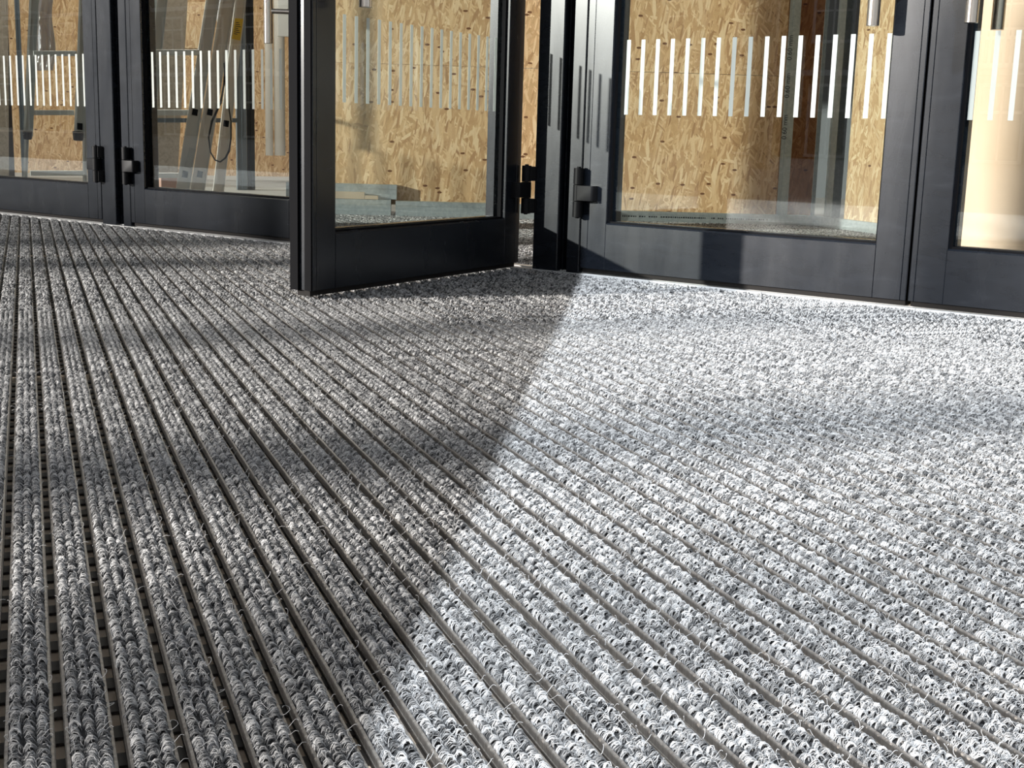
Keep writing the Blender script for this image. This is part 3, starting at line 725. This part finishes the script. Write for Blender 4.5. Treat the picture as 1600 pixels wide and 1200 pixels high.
# --- two-section ladder behind door 2
rt = P3(290, 300, 4.0); rt.z = 0; lb = empty('ladder', rt); tag(lb, 'aluminium two-section ladder leaning behind the door left of the open one', 'ladder')
rail_part(lb, ((283, 312), (345, -80)), 21, 3.9, 4.2, holes=(.10, .345)); rail_part(lb, ((306, 312), (369, -80)), 22, 3.98, 4.28, holes=(.10, .345))
rail_part(lb, ((222, 312), (262, -80)), 16, 3.98, 4.25)
for (xa, xb, y, h, mt) in ((230, 312, 82, 9, M_ALU), (232, 296, 176, 9, M_ALU), (230, 280, 274, 8, M_ALU), (236, 330, -10, 8, M_ALU)):
    a = P3(xa, y, 4.05); b = P3(xb, y, 4.05); hh = (P3(xa, y + h, 4.05) - a).length; m = MB(); m.bar(a - rt, b - rt, hh, .03, (0, 0, 1)); m.build('rung', mt, lb, bevel=.003)
c = P3(296, 250, 3.88) - rt
m = MB(); a = P3(293, 262, 3.885) - rt; b = P3(301, 232, 3.90) - rt; m.bar(a, b, .035, .0015, T); m.build('grey_sticker', mat('grey_sticker', (.42, .42, .40), .5), lb)
# --- single rail ladder with yellow sticker
rt = P3(345, 300, 3.8); rt.z = 0; lc = empty('ladder', rt); tag(lc, 'narrow ladder rail with a yellow sticker, beside the blue-grey stud', 'ladder')
rail_part(lc, ((341, 300), (385, -80)), 17, 4.1, 4.35, holes=(.28,))
m = MB(); q = [P3(*p, 4.20) for p in ((366, 29), (379, 30), (374, 64), (361, 61))]; m.add([x_ - rt - S * .03 for x_ in q] + [x_ - rt - S * .028 for x_ in q], [(0, 1, 2, 3), (7, 6, 5, 4), (0, 4, 5, 1), (1, 5, 6, 2), (2, 6, 7, 3), (3, 7, 4, 0)])
sy = m.build('yellow_sticker', M_YELLOW, lc)
m = MB()
for k in range(7):
    f = .2 + k * .09; a = q[0].lerp(q[3], f) - rt - S * .031; b = q[1].lerp(q[2], f) - rt - S * .031; a2_ = a.lerp(b, .15); b2_ = a.lerp(b, .55 + .3 * ((k * 7) % 3) / 2); m.bar(a2_, b2_, .004, .001, (0, 0, 1))
m.build('sticker_print', M_PRINT, sy)
# black strap looped over the ladders
pts = [(352, 96), (350, 130), (345, 160), (331, 190), (326, 215), (329, 238), (336, 250), (344, 253), (352, 247), (358, 236), (361, 215), (361, 190), (357, 165), (353, 140), (351, 115), (350, 90)]
sm = []
for i in range(len(pts) - 1):
    for f in (0, .33, .66): sm.append(P3(pts[i][0] * (1 - f) + pts[i + 1][0] * f, pts[i][1] * (1 - f) + pts[i + 1][1] * f, 3.82))
m = MB(); m.path(sm, .0065, 8, .6); tag(m.build('strap', M_STRAP, smooth=True), 'thin black strap hanging in a loop over the ladder rails', 'strap')
m = MB(); bp = P3(342, 252, 3.80); m.box(bp - Vector((.018, .012, .012)), bp + Vector((.018, .012, .012))); 
# crossbar behind the ladders
for (xa, xb, y, h, lb_) in ((238, 372, 188, 7, 'dark horizontal bar behind the leaning ladder rails'),):
    a = P3(xa, y, 4.6); b = P3(xb, y, 4.6); m = MB(); m.bar(a, b, (P3(xa, y + h, 4.6) - a).length, .03, (0, 0, 1)); tag(m.build('metal_bar', M_STUDDARK), lb_, 'metal bar')
# studs and posts
def upright(px0, px1, s, material, label, name, cat, dep=.05, px_top=None, z1=2.75):
    a = P3(px0, 270, s); b = P3(px1, 270, s); a.z = b.z = 0
    m = MB(); n = -S
    w_ = (b - a).length; pts = [(0, 0), (w_ * .15, 0), (w_ * .2, .004), (w_ * .45, .004), (w_ * .5, 0), (w_, 0), (w_, dep), (0, dep)]
    m.prism([tuple((a + T * u + S * v - a)[:2]) for u, v in pts], 0, z1); o = m.build(name, material); o.location = a; return tag(o, label, cat)
upright(371, 386, 5.2, M_STUDDARK, 'blue-grey metal stud left of the black post', 'metal_stud', 'metal stud')
upright(386.5, 398.5, 5.25, M_POST, 'black upright post behind the closed door left of the open one', 'black_post', 'post')
upright(6, 23, 6.2, mat('dark_brown_post', (.035, .025, .02), .6), 'dark brown upright post behind the leftmost door glass', 'brown_post', 'post')
upright(34, 42, 6.0, M_STUDDARK, 'slim grey stud beside the left ladder rail', 'metal_stud', 'metal stud')
# leaning boards
leaning('board', 5.9, [(-30, -120), (12, -120), (14, 300), (-25, 300)], .02, M_TAUPE, 'grey board at the extreme left edge of the glass', 'board')
leaning('plank', 5.6, [(250, -120), (300, -120), (276, 305), (236, 305)], .03, M_TAUPE, 'taupe plank leaning behind the two-section ladder', 'plank')
leaning('metal_profile', 5.3, [(244, -120), (258, -120), (238, 305), (229, 305)], .03, M_GALV, 'pale printed profile leaning at the left of the taupe plank', 'metal profile')
leaning('strand_board', 6.5, [(290, 3), (334, 3), (329, 76), (278, 75)], .018, M_OSBPALE, 'small pale strand board offcut behind the ladder rails', 'board')
# plastic sheets, crumpled
def plastic(px0, px1, py0, py1, s, label, seed, mtl=None):
    g = np.random.default_rng(seed); nu, nv = 26, 40; m = MB(); vs = []
    ph = g.uniform(0, 6.28, 12); fr_ = g.uniform(1, 9, 12); gr = g.uniform(1, 14, 12)
    for j in range(nv):
        for i in range(nu):
            u, v = i / (nu - 1), j / (nv - 1); p = P3(px0 + (px1 - px0) * u, py0 + (py1 - py0) * v, s)
            d = sum(math.sin(fr_[k] * 6.28 * u * .5 + gr[k] * v + ph[k]) for k in range(12)) * .006
            p = p - S * d + T * math.sin(gr[3] * v + ph[2]) * .01; vs.append(p)
    fs = [(j * nu + i, j * nu + i + 1, (j + 1) * nu + i + 1, (j + 1) * nu + i) for j in range(nv - 1) for i in range(nu - 1)]
    m.add(vs, fs); o = m.build('plastic_sheet', mtl or M_SHEET, smooth=True)
    sd_ = o.modifiers.new('thickness', 'SOLIDIFY'); sd_.thickness = .001
    return tag(o, label, 'plastic sheet')
plastic(50, 84, -80, 110, 4.7, 'crumpled clear plastic sheet behind the leftmost door', 3)
plastic(342, 369, -80, 95, 4.5, 'crumpled grey plastic sheet hanging between the ladder rails', 5)
# pale tubes and box at right of door 2
for (xa, xb, y1, lb_) in ((415, 427, 243, 'thin pale cardboard tube beside the black post'), (429, 446, 243, 'wide pale cardboard tube nearest the open door edge')):
    a = P3((xa + xb) / 2, y1, 6.4); b = P3((xa + xb) / 2 - 3, -120, 6.4); m = MB(); rr = (P3(xb, y1, 6.4) - P3(xa, y1, 6.4)).length / 2
    m.tube(a, b, rr, 20); tag(m.build('cardboard_tube', M_TUBE, smooth=True), lb_, 'tube')
a = P3(434, 57, 6.1); b = P3(456, -90, 6.1)
m = MB(); c0 = P3(434, 57, 6.1); w_ = (P3(456, 57, 6.1) - c0); m.bar(c0 + w_ * .5, c0 + w_ * .5 + Vector((0, 0, .7)), w_.length, .05, T); tag(m.build('white_box', M_WHITE), 'white carton seen high behind the steel pull handle', 'carton')
# pinkish brick on the floor by the ladder
a = P3(252, 298, 4.4); m = MB(); m.box((a.x - .08, a.y - .06, 0), (a.x + .08, a.y + .06, .11)); tag(m.build('brick', mat('pink_brick', (.42, .24, .18), .85), bevel=.004), 'pinkish brick standing by the foot of the ladder', 'brick')
